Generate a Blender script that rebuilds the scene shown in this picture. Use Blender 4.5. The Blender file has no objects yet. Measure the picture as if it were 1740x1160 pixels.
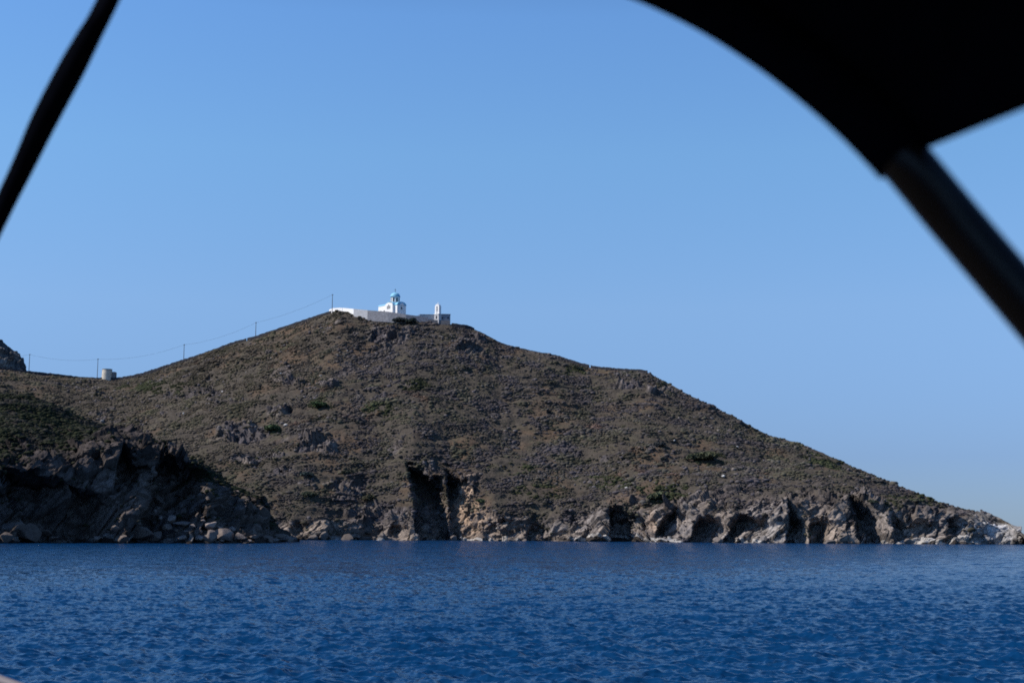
import bpy, math
import numpy as np
from mathutils import Vector, Matrix

sc = bpy.context.scene
R_ = math.radians
# ------------------------------------------------------------------ camera
F = 2417.0                      # focal length in photo pixels (50 mm on 36 mm)
PITCH = math.atan((904.6 - 580) / F)
ROLL = 0.0056
EYE = np.array([0.0, 0.0, 2.4])
_f = np.array([0, math.cos(PITCH), math.sin(PITCH)])
_u0 = np.array([0, -math.sin(PITCH), math.cos(PITCH)])
_r0 = np.array([1.0, 0, 0])
_r = _r0 * math.cos(ROLL) + _u0 * math.sin(ROLL)
_u = -_r0 * math.sin(ROLL) + _u0 * math.cos(ROLL)
cam_data = bpy.data.cameras.new('camera')
cam_data.lens = 50.0
cam_data.sensor_width = 36.0
cam_data.clip_start = 0.05
cam_data.clip_end = 120000
cam_data.dof.use_dof = True
cam_data.dof.focus_distance = 480
cam_data.dof.aperture_fstop = 6.5
cam = bpy.data.objects.new('camera', cam_data)
sc.collection.objects.link(cam)
cam.matrix_world = Matrix(((_r[0], _u[0], -_f[0], EYE[0]), (_r[1], _u[1], -_f[1], EYE[1]),
                           (_r[2], _u[2], -_f[2], EYE[2]), (0, 0, 0, 1)))
sc.camera = cam

# ------------------------------------------------------------------ world
SUN_AZ, SUN_EL = -98.0, 44.0    # azimuth clockwise from +Y
w = bpy.data.worlds.new("World")
sc.world = w
w.use_nodes = True
nt = w.node_tree
bg = nt.nodes['Background']
sky = nt.nodes.new('ShaderNodeTexSky')
sky.sky_type = 'NISHITA'
sky.sun_disc = False
sky.sun_elevation = R_(SUN_EL)
sky.sun_rotation = R_(SUN_AZ)
sky.air_density = 1.0
sky.dust_density = 0.0
sky.ozone_density = 6.0
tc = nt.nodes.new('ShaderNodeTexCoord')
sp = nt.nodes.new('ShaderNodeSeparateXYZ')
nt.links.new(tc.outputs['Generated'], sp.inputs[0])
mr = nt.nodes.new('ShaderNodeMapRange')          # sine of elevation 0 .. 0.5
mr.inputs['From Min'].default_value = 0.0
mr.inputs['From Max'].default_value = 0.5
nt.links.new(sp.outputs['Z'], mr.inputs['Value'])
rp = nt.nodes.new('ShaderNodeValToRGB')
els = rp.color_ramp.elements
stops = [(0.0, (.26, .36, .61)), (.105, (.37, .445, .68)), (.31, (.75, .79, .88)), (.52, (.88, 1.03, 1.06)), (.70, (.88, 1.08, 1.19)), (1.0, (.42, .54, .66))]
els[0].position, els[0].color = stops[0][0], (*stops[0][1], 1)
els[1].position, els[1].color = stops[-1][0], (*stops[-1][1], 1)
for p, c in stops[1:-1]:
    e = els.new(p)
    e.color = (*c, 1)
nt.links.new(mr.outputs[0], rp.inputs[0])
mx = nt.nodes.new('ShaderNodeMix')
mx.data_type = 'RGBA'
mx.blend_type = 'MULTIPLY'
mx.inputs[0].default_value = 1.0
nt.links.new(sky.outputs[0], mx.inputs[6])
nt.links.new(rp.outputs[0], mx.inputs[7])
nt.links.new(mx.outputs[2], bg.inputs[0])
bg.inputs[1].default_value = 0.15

# ------------------------------------------------------------------ sun
sd = bpy.data.lights.new('sun', 'SUN')
sd.energy = 5.0
sd.angle = R_(0.53)
sd.color = (1.0, 0.93, 0.84)
so = bpy.data.objects.new('sun', sd)
sc.collection.objects.link(so)
SUNV = Vector((math.sin(R_(SUN_AZ)) * math.cos(R_(SUN_EL)), math.cos(R_(SUN_AZ)) * math.cos(R_(SUN_EL)), math.sin(R_(SUN_EL))))
so.rotation_euler = SUNV.to_track_quat('Z', 'Y').to_euler()

sc.view_settings.view_transform = 'Standard'
sc.view_settings.look = 'None'
sc.view_settings.exposure = 0.0
sc.view_settings.gamma = 1.0

sc.cycles.use_denoising = False
sc.cycles.filter_width = 1.75
rng = np.random.default_rng(7)

# ------------------------------------------------------------------ pixel <-> world
def ray(px, py):
    px = np.asarray(px, float); py = np.asarray(py, float)
    v = _f + ((px - 870) / F)[..., None] * _r - ((py - 580) / F)[..., None] * _u
    return v / np.hypot(v[..., 0], v[..., 1])[..., None]      # unit horizontal length

def at(px, py, D):
    """the point at horizontal distance D seen in direction of a photo pixel"""
    return EYE + ray(px, py) * np.asarray(D, float)[..., None]

def proj(P):
    q = P - EYE
    z = q @ _f
    return 870 + F * (q @ _r) / z, 580 - F * (q @ _u) / z

def az_of(px, py):
    v = ray(px, py)
    return np.arctan2(v[..., 0], v[..., 1])

# ------------------------------------------------------------------ noise
def _hash(ix, iy, iz, seed):
    h = (ix.astype(np.uint32) * np.uint32(374761393) + iy.astype(np.uint32) * np.uint32(668265263)
         + iz.astype(np.uint32) * np.uint32(2147483647) + np.uint32((seed * 974711 + 1013) & 0xffffffff))
    h = (h ^ (h >> np.uint32(13))) * np.uint32(1274126177)
    h = (h ^ (h >> np.uint32(16))) * np.uint32(2246822519)
    return (h ^ (h >> np.uint32(15)))

def _rnd(ix, iy, iz, seed):
    return _hash(ix, iy, iz, seed).astype(np.float32) * np.float32(1 / 4294967296.0)

def vnoise(P, seed=0):
    P = P.astype(np.float32)
    I = np.floor(P)
    f = P - I
    I = I.astype(np.int64)
    f = f * f * (3 - 2 * f)
    out = np.zeros(len(P), np.float32)
    for dx in (0, 1):
        wx = f[:, 0] if dx else 1 - f[:, 0]
        for dy in (0, 1):
            wy = f[:, 1] if dy else 1 - f[:, 1]
            for dz in (0, 1):
                wz = f[:, 2] if dz else 1 - f[:, 2]
                out += wx * wy * wz * _rnd(I[:, 0] + dx, I[:, 1] + dy, I[:, 2] + dz, seed)
    return out * 2 - 1

def fbm(P, octs=4, seed=0, gain=0.5, lac=2.03):
    a, s, out, q = 1.0, 0.0, 0.0, P
    for k in range(octs):
        out = out + a * vnoise(q + 17.3 * k, seed + k)
        s += a
        a *= gain
        q = q * lac
    return out / s

def facets(P, size, seed=0):
    """rocky blocks: each voronoi cell is a tilted plane; returns height (m) and crack distance"""
    Q = (P / size).astype(np.float32)
    I = np.floor(Q).astype(np.int64)
    n = len(P)
    d1 = np.full(n, 9.0, np.float32); d2 = np.full(n, 9.0, np.float32)
    h = np.zeros(n, np.float32)
    for dx in (-1, 0, 1):
        for dy in (-1, 0, 1):
            for dz in (-1, 0, 1):
                jx, jy, jz = I[:, 0] + dx, I[:, 1] + dy, I[:, 2] + dz
                ox = Q[:, 0] - (jx + _rnd(jx, jy, jz, seed))
                oy = Q[:, 1] - (jy + _rnd(jx, jy, jz, seed + 1))
                oz = Q[:, 2] - (jz + _rnd(jx, jy, jz, seed + 2))
                d = ox * ox + oy * oy + oz * oz
                m = d < d1
                if m.any():
                    d2 = np.where(m, d1, np.minimum(d2, d))
                    a = _rnd(jx[m], jy[m], jz[m], seed + 3) * 6.283
                    t = _rnd(jx[m], jy[m], jz[m], seed + 4) * 2 - 1
                    off = _rnd(jx[m], jy[m], jz[m], seed + 5) - 0.5
                    q = np.sqrt(1 - t * t)
                    h[m] = off * 0.9 + 0.75 * (ox[m] * q * np.cos(a) + oy[m] * q * np.sin(a) + oz[m] * t)
                    d1 = np.where(m, d, d1)
                else:
                    d2 = np.minimum(d2, d)
    crack = np.sqrt(d2) - np.sqrt(d1)
    return h * size, crack

def sstep(a, b, x):
    t = np.clip((x - a) / (b - a), 0, 1)
    return t * t * (3 - 2 * t)

# ------------------------------------------------------------------ mesh helpers
col = sc.collection

def tag(o, label=None, cat=None, group=None, kind=None):
    if label: o['label'] = label
    if cat: o['category'] = cat
    if group: o['group'] = group
    if kind: o['kind'] = kind
    return o

def mesh_obj(name, V, Fc, mat, parent=None, smooth=False, colors=None):
    """V (n,3); Fc: list of faces or (m,k) int array"""
    me = bpy.data.meshes.new(name)
    V = np.asarray(V, np.float32)
    if isinstance(Fc, np.ndarray):
        k = Fc.shape[1]
        me.vertices.add(len(V)); me.vertices.foreach_set('co', V.ravel())
        me.loops.add(Fc.size); me.loops.foreach_set('vertex_index', Fc.ravel().astype(np.int32))
        me.polygons.add(len(Fc))
        me.polygons.foreach_set('loop_start', np.arange(0, Fc.size, k, dtype=np.int32))
        me.polygons.foreach_set('loop_total', np.full(len(Fc), k, np.int32))
        me.update(calc_edges=True)
    else:
        me.from_pydata([tuple(map(float, v)) for v in V], [], [tuple(int(i) for i in f) for f in Fc])
        me.update()
    if smooth:
        me.polygons.foreach_set('use_smooth', np.ones(len(me.polygons), bool))
    if colors is not None:
        ca = me.color_attributes.new('tint', 'FLOAT_COLOR', 'POINT')
        c4 = np.ones((len(V), 4), np.float32); c4[:, :3] = colors
        ca.data.foreach_set('color', c4.ravel())
    me.materials.append(mat)
    o = bpy.data.objects.new(name, me)
    col.objects.link(o)
    if parent: o.parent = parent
    return o

def empty(name, loc, rz=0):
    o = bpy.data.objects.new(name, None)
    o.empty_display_size = 0.5
    col.objects.link(o)
    o.location = [float(c) for c in loc]
    o.rotation_euler = (0, 0, rz)
    return o

class MB:
    """collects simple closed shapes into one mesh"""
    def __init__(s): s.v = []; s.f = []
    def add(s, V, Fc):
        b = len(s.v); s.v += [tuple(map(float, v)) for v in V]; s.f += [tuple(i + b for i in f) for f in Fc]; return s
    def box(s, x0, x1, y0, y1, z0, z1):
        return s.add([(x0, y0, z0), (x1, y0, z0), (x1, y1, z0), (x0, y1, z0), (x0, y0, z1), (x1, y0, z1), (x1, y1, z1), (x0, y1, z1)],
                     [(3, 2, 1, 0), (4, 5, 6, 7), (0, 1, 5, 4), (1, 2, 6, 5), (2, 3, 7, 6), (3, 0, 4, 7)])
    def lathe(s, prof, n=32, cx=0, cy=0, a0=0):
        V = []; Fc = []
        for r, z in prof:
            for k in range(n):
                a = a0 + 2 * math.pi * k / n
                V.append((cx + r * math.cos(a), cy + r * math.sin(a), z))
        for i in range(len(prof) - 1):
            for k in range(n):
                Fc.append((i * n + k, i * n + (k + 1) % n, (i + 1) * n + (k + 1) % n, (i + 1) * n + k))
        Fc.append(tuple(range(n))[::-1]); Fc.append(tuple((len(prof) - 1) * n + k for k in range(n)))
        return s.add(V, Fc)
    def tube(s, pts, rad, n=12):
        pts = [Vector(p) for p in pts]
        rads = rad if hasattr(rad, '__len__') else [rad] * len(pts)
        V = []; Fc = []
        ref = Vector((0.13, 0.21, 0.97))
        for i, p in enumerate(pts):
            t = (pts[min(i + 1, len(pts) - 1)] - pts[max(i - 1, 0)]).normalized()
            a = t.cross(ref)
            if a.length < .1: a = t.cross(Vector((1, 0, 0)))
            a.normalize(); b = t.cross(a)
            for k in range(n):
                q = 2 * math.pi * k / n
                V.append(p + (a * math.cos(q) + b * math.sin(q)) * rads[i])
        for i in range(len(pts) - 1):
            for k in range(n):
                Fc.append((i * n + k, i * n + (k + 1) % n, (i + 1) * n + (k + 1) % n, (i + 1) * n + k))
        Fc.append(tuple(range(n))[::-1]); Fc.append(tuple((len(pts) - 1) * n + k for k in range(n)))
        return s.add(V, Fc)
    def prism(s, poly, axis, a, b):
        """poly of (u, z); extruded along 'x' or 'y' from a to b"""
        n = len(poly)
        mk = (lambda u, z, t: (t, u, z)) if axis == 'x' else (lambda u, z, t: (u, t, z))
        V = [mk(u, z, a) for u, z in poly] + [mk(u, z, b) for u, z in poly]
        Fc = [tuple(range(n))[::-1], tuple(range(n, 2 * n))] + [(i, (i + 1) % n, n + (i + 1) % n, n + i) for i in range(n)]
        return s.add(V, Fc)
    def build(s, name, mat, parent=None, smooth=False):
        o = mesh_obj(name, s.v, s.f, mat, parent)
        import bmesh
        bm = bmesh.new(); bm.from_mesh(o.data); bmesh.ops.recalc_face_normals(bm, faces=bm.faces); bm.to_mesh(o.data); bm.free()
        if smooth:
            o.data.polygons.foreach_set('use_smooth', np.ones(len(o.data.polygons), bool))
            o.data.set_sharp_from_angle(angle=R_(40))
        return o

# ------------------------------------------------------------------ materials
def new_mat(name):
    m = bpy.data.materials.new(name); m.use_nodes = True
    n = m.node_tree
    return m, n, n.nodes['Principled BSDF']

def plain(name, c, rough=0.8, metal=0.0, var=0.12, scale=2.0, bump=0.0, bscale=8.0, spec=0.3):
    m, n, b = new_mat(name)
    tcn = n.nodes.new('ShaderNodeTexCoord')
    ns = n.nodes.new('ShaderNodeTexNoise'); ns.inputs['Scale'].default_value = scale; ns.inputs['Detail'].default_value = 6
    n.links.new(tcn.outputs['Object'], ns.inputs['Vector'])
    cr = n.nodes.new('ShaderNodeValToRGB')
    e = cr.color_ramp.elements
    e[0].position, e[1].position = .3, .7
    e[0].color = (*[x * (1 - var) for x in c], 1); e[1].color = (*[min(1, x * (1 + var)) for x in c], 1)
    n.links.new(ns.outputs['Fac'], cr.inputs[0]); n.links.new(cr.outputs[0], b.inputs['Base Color'])
    b.inputs['Roughness'].default_value = rough; b.inputs['Metallic'].default_value = metal
    b.inputs['Specular IOR Level'].default_value = spec
    if bump:
        n2 = n.nodes.new('ShaderNodeTexNoise'); n2.inputs['Scale'].default_value = bscale; n2.inputs['Detail'].default_value = 5
        n.links.new(tcn.outputs['Object'], n2.inputs['Vector'])
        bp = n.nodes.new('ShaderNodeBump'); bp.inputs['Strength'].default_value = 1; bp.inputs['Distance'].default_value = bump
        n.links.new(n2.outputs['Fac'], bp.inputs['Height']); n.links.new(bp.outputs[0], b.inputs['Normal'])
    return m

def tinted(name, rough=0.95, bump=0.25, bscale=1.2, nscale=0.9, lo=0.72, hi=1.28):
    """base colour = per-vertex tint x fine procedural mottling, with a rough bump"""
    m, n, b = new_mat(name)
    at_ = n.nodes.new('ShaderNodeAttribute'); at_.attribute_name = 'tint'
    tcn = n.nodes.new('ShaderNodeTexCoord')
    ns = n.nodes.new('ShaderNodeTexNoise'); ns.inputs['Scale'].default_value = nscale; ns.inputs['Detail'].default_value = 8; ns.inputs['Roughness'].default_value = .7
    n.links.new(tcn.outputs['Object'], ns.inputs['Vector'])
    mp = n.nodes.new('ShaderNodeMapRange'); mp.inputs['From Min'].default_value = .3; mp.inputs['From Max'].default_value = .7
    mp.inputs['To Min'].default_value = lo; mp.inputs['To Max'].default_value = hi
    n.links.new(ns.outputs['Fac'], mp.inputs[0])
    vm = n.nodes.new('ShaderNodeVectorMath'); vm.operation = 'SCALE'
    n.links.new(at_.outputs['Color'], vm.inputs[0]); n.links.new(mp.outputs[0], vm.inputs['Scale'])
    n.links.new(vm.outputs[0], b.inputs['Base Color'])
    b.inputs['Roughness'].default_value = rough
    b.inputs['Specular IOR Level'].default_value = 0.1
    if bump:
        n2 = n.nodes.new('ShaderNodeTexNoise'); n2.inputs['Scale'].default_value = bscale; n2.inputs['Detail'].default_value = 9; n2.inputs['Roughness'].default_value = .65
        n.links.new(tcn.outputs['Object'], n2.inputs['Vector'])
        bp = n.nodes.new('ShaderNodeBump'); bp.inputs['Strength'].default_value = 1; bp.inputs['Distance'].default_value = bump
        n.links.new(n2.outputs['Fac'], bp.inputs['Height']); n.links.new(bp.outputs[0], b.inputs['Normal'])
    return m

M_land = tinted('rock_and_soil', bump=0.45, bscale=0.8)
M_scrub = tinted('scrub_leaves', bump=0, nscale=2.5, lo=.75, hi=1.25)
M_white = plain('whitewash', (.88, .88, .87), .9, var=.04, scale=1.2, bump=.02, bscale=3)
M_blue = plain('blue_roof_paint', (.24, .55, .74), .6, var=.08)
M_dark = plain('dark_window', (.02, .025, .03), .4)
M_drystone = plain('dry_stone', (.038, .038, .046), .95, var=.5, scale=3, bump=.12, bscale=3)
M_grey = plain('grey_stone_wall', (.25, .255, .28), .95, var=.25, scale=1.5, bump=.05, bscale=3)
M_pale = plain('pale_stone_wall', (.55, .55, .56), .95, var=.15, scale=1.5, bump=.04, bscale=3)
M_mill = plain('windmill_stone', (.60, .55, .46), .95, var=.25, scale=1.3, bump=.05, bscale=3)
M_wood = plain('pole_wood', (.10, .09, .085), .9, var=.2)
M_wire = plain('cable_rubber', (.04, .04, .045), .7)
M_iron = plain('dark_iron', (.04, .045, .06), .5)
M_boulder = tinted('boulder_rock', bump=.2, bscale=1.5, nscale=1.0)

# ================================================================== SEA
def build_sea():
    azs = np.concatenate([np.linspace(-180, -27, 60, endpoint=False), np.linspace(-27, 27, 1300, endpoint=False), np.linspace(27, 180, 60, endpoint=False)])
    az = np.radians(azs)
    inv = np.linspace(1 / 14.0, 1 / 700.0, 1150)
    r = np.concatenate([np.linspace(0.4, 13.5, 40), 1 / inv, np.geomspace(720, 60000, 40)])
    A, Rr = np.meshgrid(az, r)
    X = (Rr * np.sin(A)).astype(np.float32); Y = (Rr * np.cos(A)).astype(np.float32)
    Z = np.zeros_like(X)
    dxs = Rr * R_(54 / 1300.0)
    g = np.random.default_rng(3)
    lams = np.exp(np.linspace(np.log(0.16), np.log(6.0), 80))
    wind = R_(200)
    hx = np.zeros_like(X); hy = np.zeros_like(X)
    for L in lams:
        th = wind + g.normal(0, 0.75)
        k = 2 * np.pi / L
        amp = 0.0094 * L ** 0.95 * (1 if L < .5 else (.5 / L) ** 0.9)
        ph = g.uniform(0, 6.28)
        fade = np.clip((L / (dxs * 2.2)) - 1, 0, 1) * sstep(5, 12, Rr)
        a = k * (X * math.sin(th) + Y * math.cos(th)) + ph
        s = (amp * fade).astype(np.float32)
        Z += s * np.cos(a)
        hx -= s * math.sin(th) * np.sin(a) * .8
        hy -= s * math.cos(th) * np.sin(a) * .8
    # gusty patches: wave height varies slowly
    P = np.stack([X.ravel() / 14, Y.ravel() / 30, np.zeros(X.size)], 1)
    gst = (0.95 + .35 * vnoise(P, 5) + .25 * vnoise(P * np.array([.25, .9, 1]), 6)).reshape(X.shape)
    Z *= gst
    inside = (np.abs(azs) < 26.5)[None, :]
    Z = np.where(inside, Z, 0); hx = np.where(inside, hx, 0); hy = np.where(inside, hy, 0)
    V = np.stack([X + hx, Y + hy, Z], -1).reshape(-1, 3)
    nr, nc = X.shape
    i = np.arange(nr - 1)[:, None] * nc; j = np.arange(nc)[None, :]; j2 = (j + 1) % nc
    Fc = np.stack([i + j, i + nc + j, i + nc + j2, i + j2], -1).reshape(-1, 4)[:, ::-1]
    m, n, b = new_mat('sea_water')
    b.inputs['Base Color'].default_value = (0.0018, 0.031, 0.100, 1)
    b.inputs['Roughness'].default_value = 0.12
    b.inputs['IOR'].default_value = 1.333
    b.inputs['Specular IOR Level'].default_value = 0.27
    tcn = n.nodes.new('ShaderNodeTexCoord')
    geo = n.nodes.new('ShaderNodeNewGeometry')
    acc = geo.outputs['Normal']
    # ripple normals steepen away from the boat, put in to dim far reflections
    ln = n.nodes.new('ShaderNodeVectorMath'); ln.operation = 'LENGTH'; n.links.new(tcn.outputs['Object'], ln.inputs[0])
    ch_ = n.nodes.new('ShaderNodeMapRange'); ch_.interpolation_type = 'SMOOTHSTEP'
    ch_.inputs['From Min'].default_value = 60; ch_.inputs['From Max'].default_value = 260
    ch_.inputs['To Min'].default_value = 1.0; ch_.inputs['To Max'].default_value = 3.0
    n.links.new(ln.outputs['Value'], ch_.inputs[0])
    for (sx, sy, sca, det, amt) in ((1, 1.5, 5.0, 3, 1.3), (1, 1.7, 1.3, 3, 1.0), (1, 2.2, .33, 3, 1.0)):
        mpn = n.nodes.new('ShaderNodeMapping'); mpn.inputs['Scale'].default_value = (sx, sy, 1)
        mpn.inputs['Rotation'].default_value = (0, 0, R_(12))
        n.links.new(tcn.outputs['Object'], mpn.inputs[0])
        ns = n.nodes.new('ShaderNodeTexNoise'); ns.inputs['Scale'].default_value = sca; ns.inputs['Detail'].default_value = det; ns.inputs['Roughness'].default_value = .6
        n.links.new(mpn.outputs[0], ns.inputs['Vector'])
        sb = n.nodes.new('ShaderNodeVectorMath'); sb.operation = 'SUBTRACT'; sb.inputs[1].default_value = (.5, .5, .5)
        n.links.new(ns.outputs['Color'], sb.inputs[0])
        ml = n.nodes.new('ShaderNodeVectorMath'); ml.operation = 'MULTIPLY'; ml.inputs[1].default_value = (amt, amt, 0)
        n.links.new(sb.outputs[0], ml.inputs[0])
        ad = n.nodes.new('ShaderNodeVectorMath'); ad.operation = 'ADD'
        sc_ = n.nodes.new('ShaderNodeVectorMath'); sc_.operation = 'SCALE'
        n.links.new(ml.outputs[0], sc_.inputs[0]); n.links.new(ch_.outputs[0], sc_.inputs['Scale'])
        n.links.new(acc, ad.inputs[0]); n.links.new(sc_.outputs[0], ad.inputs[1])
        acc = ad.outputs[0]
    nm = n.nodes.new('ShaderNodeVectorMath'); nm.operation = 'NORMALIZE'
    n.links.new(acc, nm.inputs[0]); n.links.new(nm.outputs[0], b.inputs['Normal'])
    df = n.nodes.new('ShaderNodeBsdfDiffuse'); df.inputs['Color'].default_value = (0.0015, 0.036, 0.110, 1)
    mxs = n.nodes.new('ShaderNodeMixShader'); mxs.inputs[0].default_value = .86
    n.links.new(df.outputs[0], mxs.inputs[1]); n.links.new(b.outputs[0], mxs.inputs[2])
    n.links.new(mxs.outputs[0], n.nodes['Material Output'].inputs['Surface'])
    o = mesh_obj('sea', V, Fc, m, smooth=True)
    return tag(o, kind='structure')
build_sea()

# ================================================================== LAND
def build_land(name, az0, az1, nc, nrf, ridge, shore, cliff_h, cliff_run, recesses, outcrops, color_fn, rock_amp=1.0,
               back=(30, 1.0), g_pow=0.93, seed=0, back_len=150, rough=0.35, bulges=(), terraces=1.0, crag=False, rexp=None):
    """terrain laid out from the shore up to the ridge and over it.
       ridge: arrays az, tan(elevation), distance; shore: az, distance; cliff_h / cliff_run: az, metres"""
    az = np.linspace(az0, az1, nc)
    Dr = np.interp(az, ridge[0], ridge[2]); Tr = np.interp(az, ridge[0], ridge[1])
    zr = EYE[2] + Tr * Dr
    Ds = np.interp(az, *shore); hc = np.interp(az, *cliff_h); cr = np.interp(az, *cliff_run)
    hc = np.minimum(hc, np.maximum(zr - .6, .3))
    RE = 1.25 if rexp is None else np.interp(az, *rexp)
    n1 = int(nrf * .34); n2 = nrf - n1; n3 = 50
    rows_r = []; rows_z = []; rows_t = []
    for k in range(n1):
        t = k / n1
        rows_r.append(Ds + cr * t ** RE); rows_z.append(-2.5 + (hc + 2.5) * t); rows_t.append(np.full(nc, t - 1))
    for k in range(n2):
        t = k / (n2 - 1)
        rows_r.append(Ds + cr + (Dr - Ds - cr) * t)
        tt = 1 - (1 - t) ** 1.0
        z = hc + (zr - hc) * (tt ** g_pow)
        rows_z.append(z); rows_t.append(np.full(nc, t))
    for k in range(1, n3 + 1):
        t = k / n3
        rr = Dr + back_len * t
        x = back_len * t
        zz = zr - np.where(x < back[0], back[1] * (x / back[0]) ** 2, back[1] + (x - back[0]) * .62)
        rows_r.append(rr); rows_z.append(np.maximum(zz, -3)); rows_t.append(np.full(nc, 1 + t))
    Rr = np.array(rows_r); Z = np.array(rows_z); T = np.array(rows_t)
    A = np.broadcast_to(az, Rr.shape)
    X = Rr * np.sin(A); Y = Rr * np.cos(A)
    P0 = np.stack([X, Y, Z], -1)
    shp = X.shape
    dU = np.gradient(P0, axis=1); dV = np.gradient(P0, axis=0)
    N = np.cross(dU, dV); N /= np.linalg.norm(N, axis=-1, keepdims=True) + 1e-9
    P = P0.reshape(-1, 3); N = N.reshape(-1, 3)
    px, py = proj(P)
    Tf = T.ravel()
    hcF = np.broadcast_to(hc, shp).ravel(); zrF = np.broadcast_to(zr, shp).ravel()
    zf = P[:, 2]
    # --- rockiness
    wob = fbm(P / 9.0, 4, seed + 30)
    rock = sstep(1.35, .75, zf / (hcF + .01) + wob * .55)
    front = Tf <= 1.0
    oc = np.zeros(len(P), np.float32)
    for (cx, cy, rx, ry, st) in outcrops:
        d = ((px - cx) / rx) ** 2 + ((py - cy) / ry) ** 2
        oc = np.maximum(oc, st * np.exp(-d * 1.2))
    n_oc = fbm(P / 7.0, 4, seed + 50)
    oc = np.where(front, sstep(.42, .62, oc + n_oc * .45), 0)
    rnd_oc = sstep(.34, .5, fbm(P / 12.0 + 50, 5, seed + 70)) * .85
    rock = np.clip(np.maximum(rock, np.maximum(oc, rnd_oc)), 0, 1)
    # --- recesses: wedge gullies and caves cut into the shore cliff
    push = np.zeros(len(P), np.float32)
    wv = fbm(np.stack([P[:, 0] / 5, P[:, 1] / 5, zf / 3.0], 1), 3, seed + 90) * 5
    wv2 = fbm(P / 4.0, 3, seed + 95) * 12
    for (xl, xd, xr, ytop, ybot, depth, lean) in recesses:
        hold = .8 if depth > 11.5 and xr < 900 else .55
        xx = px + wv + (py - 918) * lean
        a = sstep(xl - 2.5, xl + 4, xx)
        b = np.clip((xr - xx) / (xr - xl - (xd - xl) * hold), 0, 1)
        yt = ytop + np.clip((xx - xl) / (xr - xl), 0, 1) * (918 - ytop) * .30 + wv2
        c = sstep(yt - 3, yt + (34 if depth > 11 else 16), py) * (1 - sstep(ybot - 2, ybot + 6, py))
        push = np.maximum(push, depth * (1.25 if xr < 900 else 1.0) * a * b * c)
    for (cx, cy, rx, ry, dd) in bulges:
        d = ((px - cx) / rx) ** 2 + ((py - cy) / ry) ** 2
        push -= dd * np.exp(-d)
    hv = np.stack([P[:, 0], P[:, 1], np.zeros(len(P))], 1); hv /= np.linalg.norm(hv, axis=1, keepdims=True)
    P = P + hv * push[:, None]
    # --- blocks (strata dip to the left) and roughness
    q = P.copy()
    ca, sa = math.cos(.75), math.sin(.75)
    qx = q[:, 0] * ca + q[:, 2] * sa; qz = -q[:, 0] * sa + q[:, 2] * ca
    q = np.stack([qx / 2.6, q[:, 1] / 1.2, qz], 1)
    disp = np.zeros(len(P), np.float32)
    crackm = np.ones(len(P), np.float32)
    for size, amp in ((7.0, .36), (3.6, .56), (1.7, .44), (.9, .34)):
        h, c = facets(q + 3.1 * size, size, seed + int(size * 10))
        disp += amp * h * rock * (np.where(zf < hcF * 1.25, 1, .7) if size > 3 else 1.15) * (1 + (.15 if crag else .8) * oc * (px < 1600)) * (np.where((zf < 4) & (px > 235) & (px < 520), .45, 1) if crag else 1)
        crackm = np.minimum(crackm, sstep(0, .12, c))
    big = fbm(P / 30.0, 3, seed + 11)
    mid = fbm(P / np.array([7.0, 5.0, 3.5]), 4, seed + 14)
    tz = P[:, 2] / 3.6 + .35 * fbm(P / 20.0, 2, seed + 15)
    terr = (np.abs((tz % 1) - .15) < .15) * .6 * sstep(-.1, .2, fbm(P / 40.0, 2, seed + 16) + .3 * np.exp(-((px - 930) / 130) ** 2 - ((py - 670) / 50) ** 2))
    fine = fbm(P / 2.2, 3, seed + 12)
    edge = np.clip(np.abs(Tf - 1) / .05, .12, 1)
    damp = np.where(front, np.clip(.25 + (1 - Tf) * 6, 0, 1), np.clip(.25 + (Tf - 1) * 2, 0, 1))
    rdamp = np.maximum(damp, .38 * rock) if crag else damp
    disp = disp * rock_amp * rdamp + (big * 2.2 * damp + mid * 1.3 * damp * (1 - .5 * rock) + terr * damp * (1 - rock) * terraces + fine * rough * (.4 + .6 * damp))
    under = sstep(-2.5, -1, P[:, 2])
    P = P + N * (disp * (0.3 + .7 * under))[:, None]
    C = color_fn(P, px, py, rock, Tf, zf, hcF, crackm, seed)
    C = C * (1 + .35 * oc * (zf > hcF))[:, None]
    nr = shp[0]
    i = np.arange(nr - 1)[:, None] * nc; j = np.arange(nc - 1)[None, :]
    Fc = np.stack([i + j, i + j + 1, i + nc + j + 1, i + nc + j], -1).reshape(-1, 4)
    o = mesh_obj(name, P, Fc, M_land, smooth=False, colors=C)
    tag(o, kind='structure')
    return dict(P=P.reshape(shp + (3,)), rock=rock.reshape(shp), px=px.reshape(shp), py=py.reshape(shp), az=az, T=T, nf=nrf, col=C.reshape(shp + (3,)),
                zr=zr, Dr=Dr)

def lerp(a, b, t):
    return a + (b - a) * t[:, None]

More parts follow.
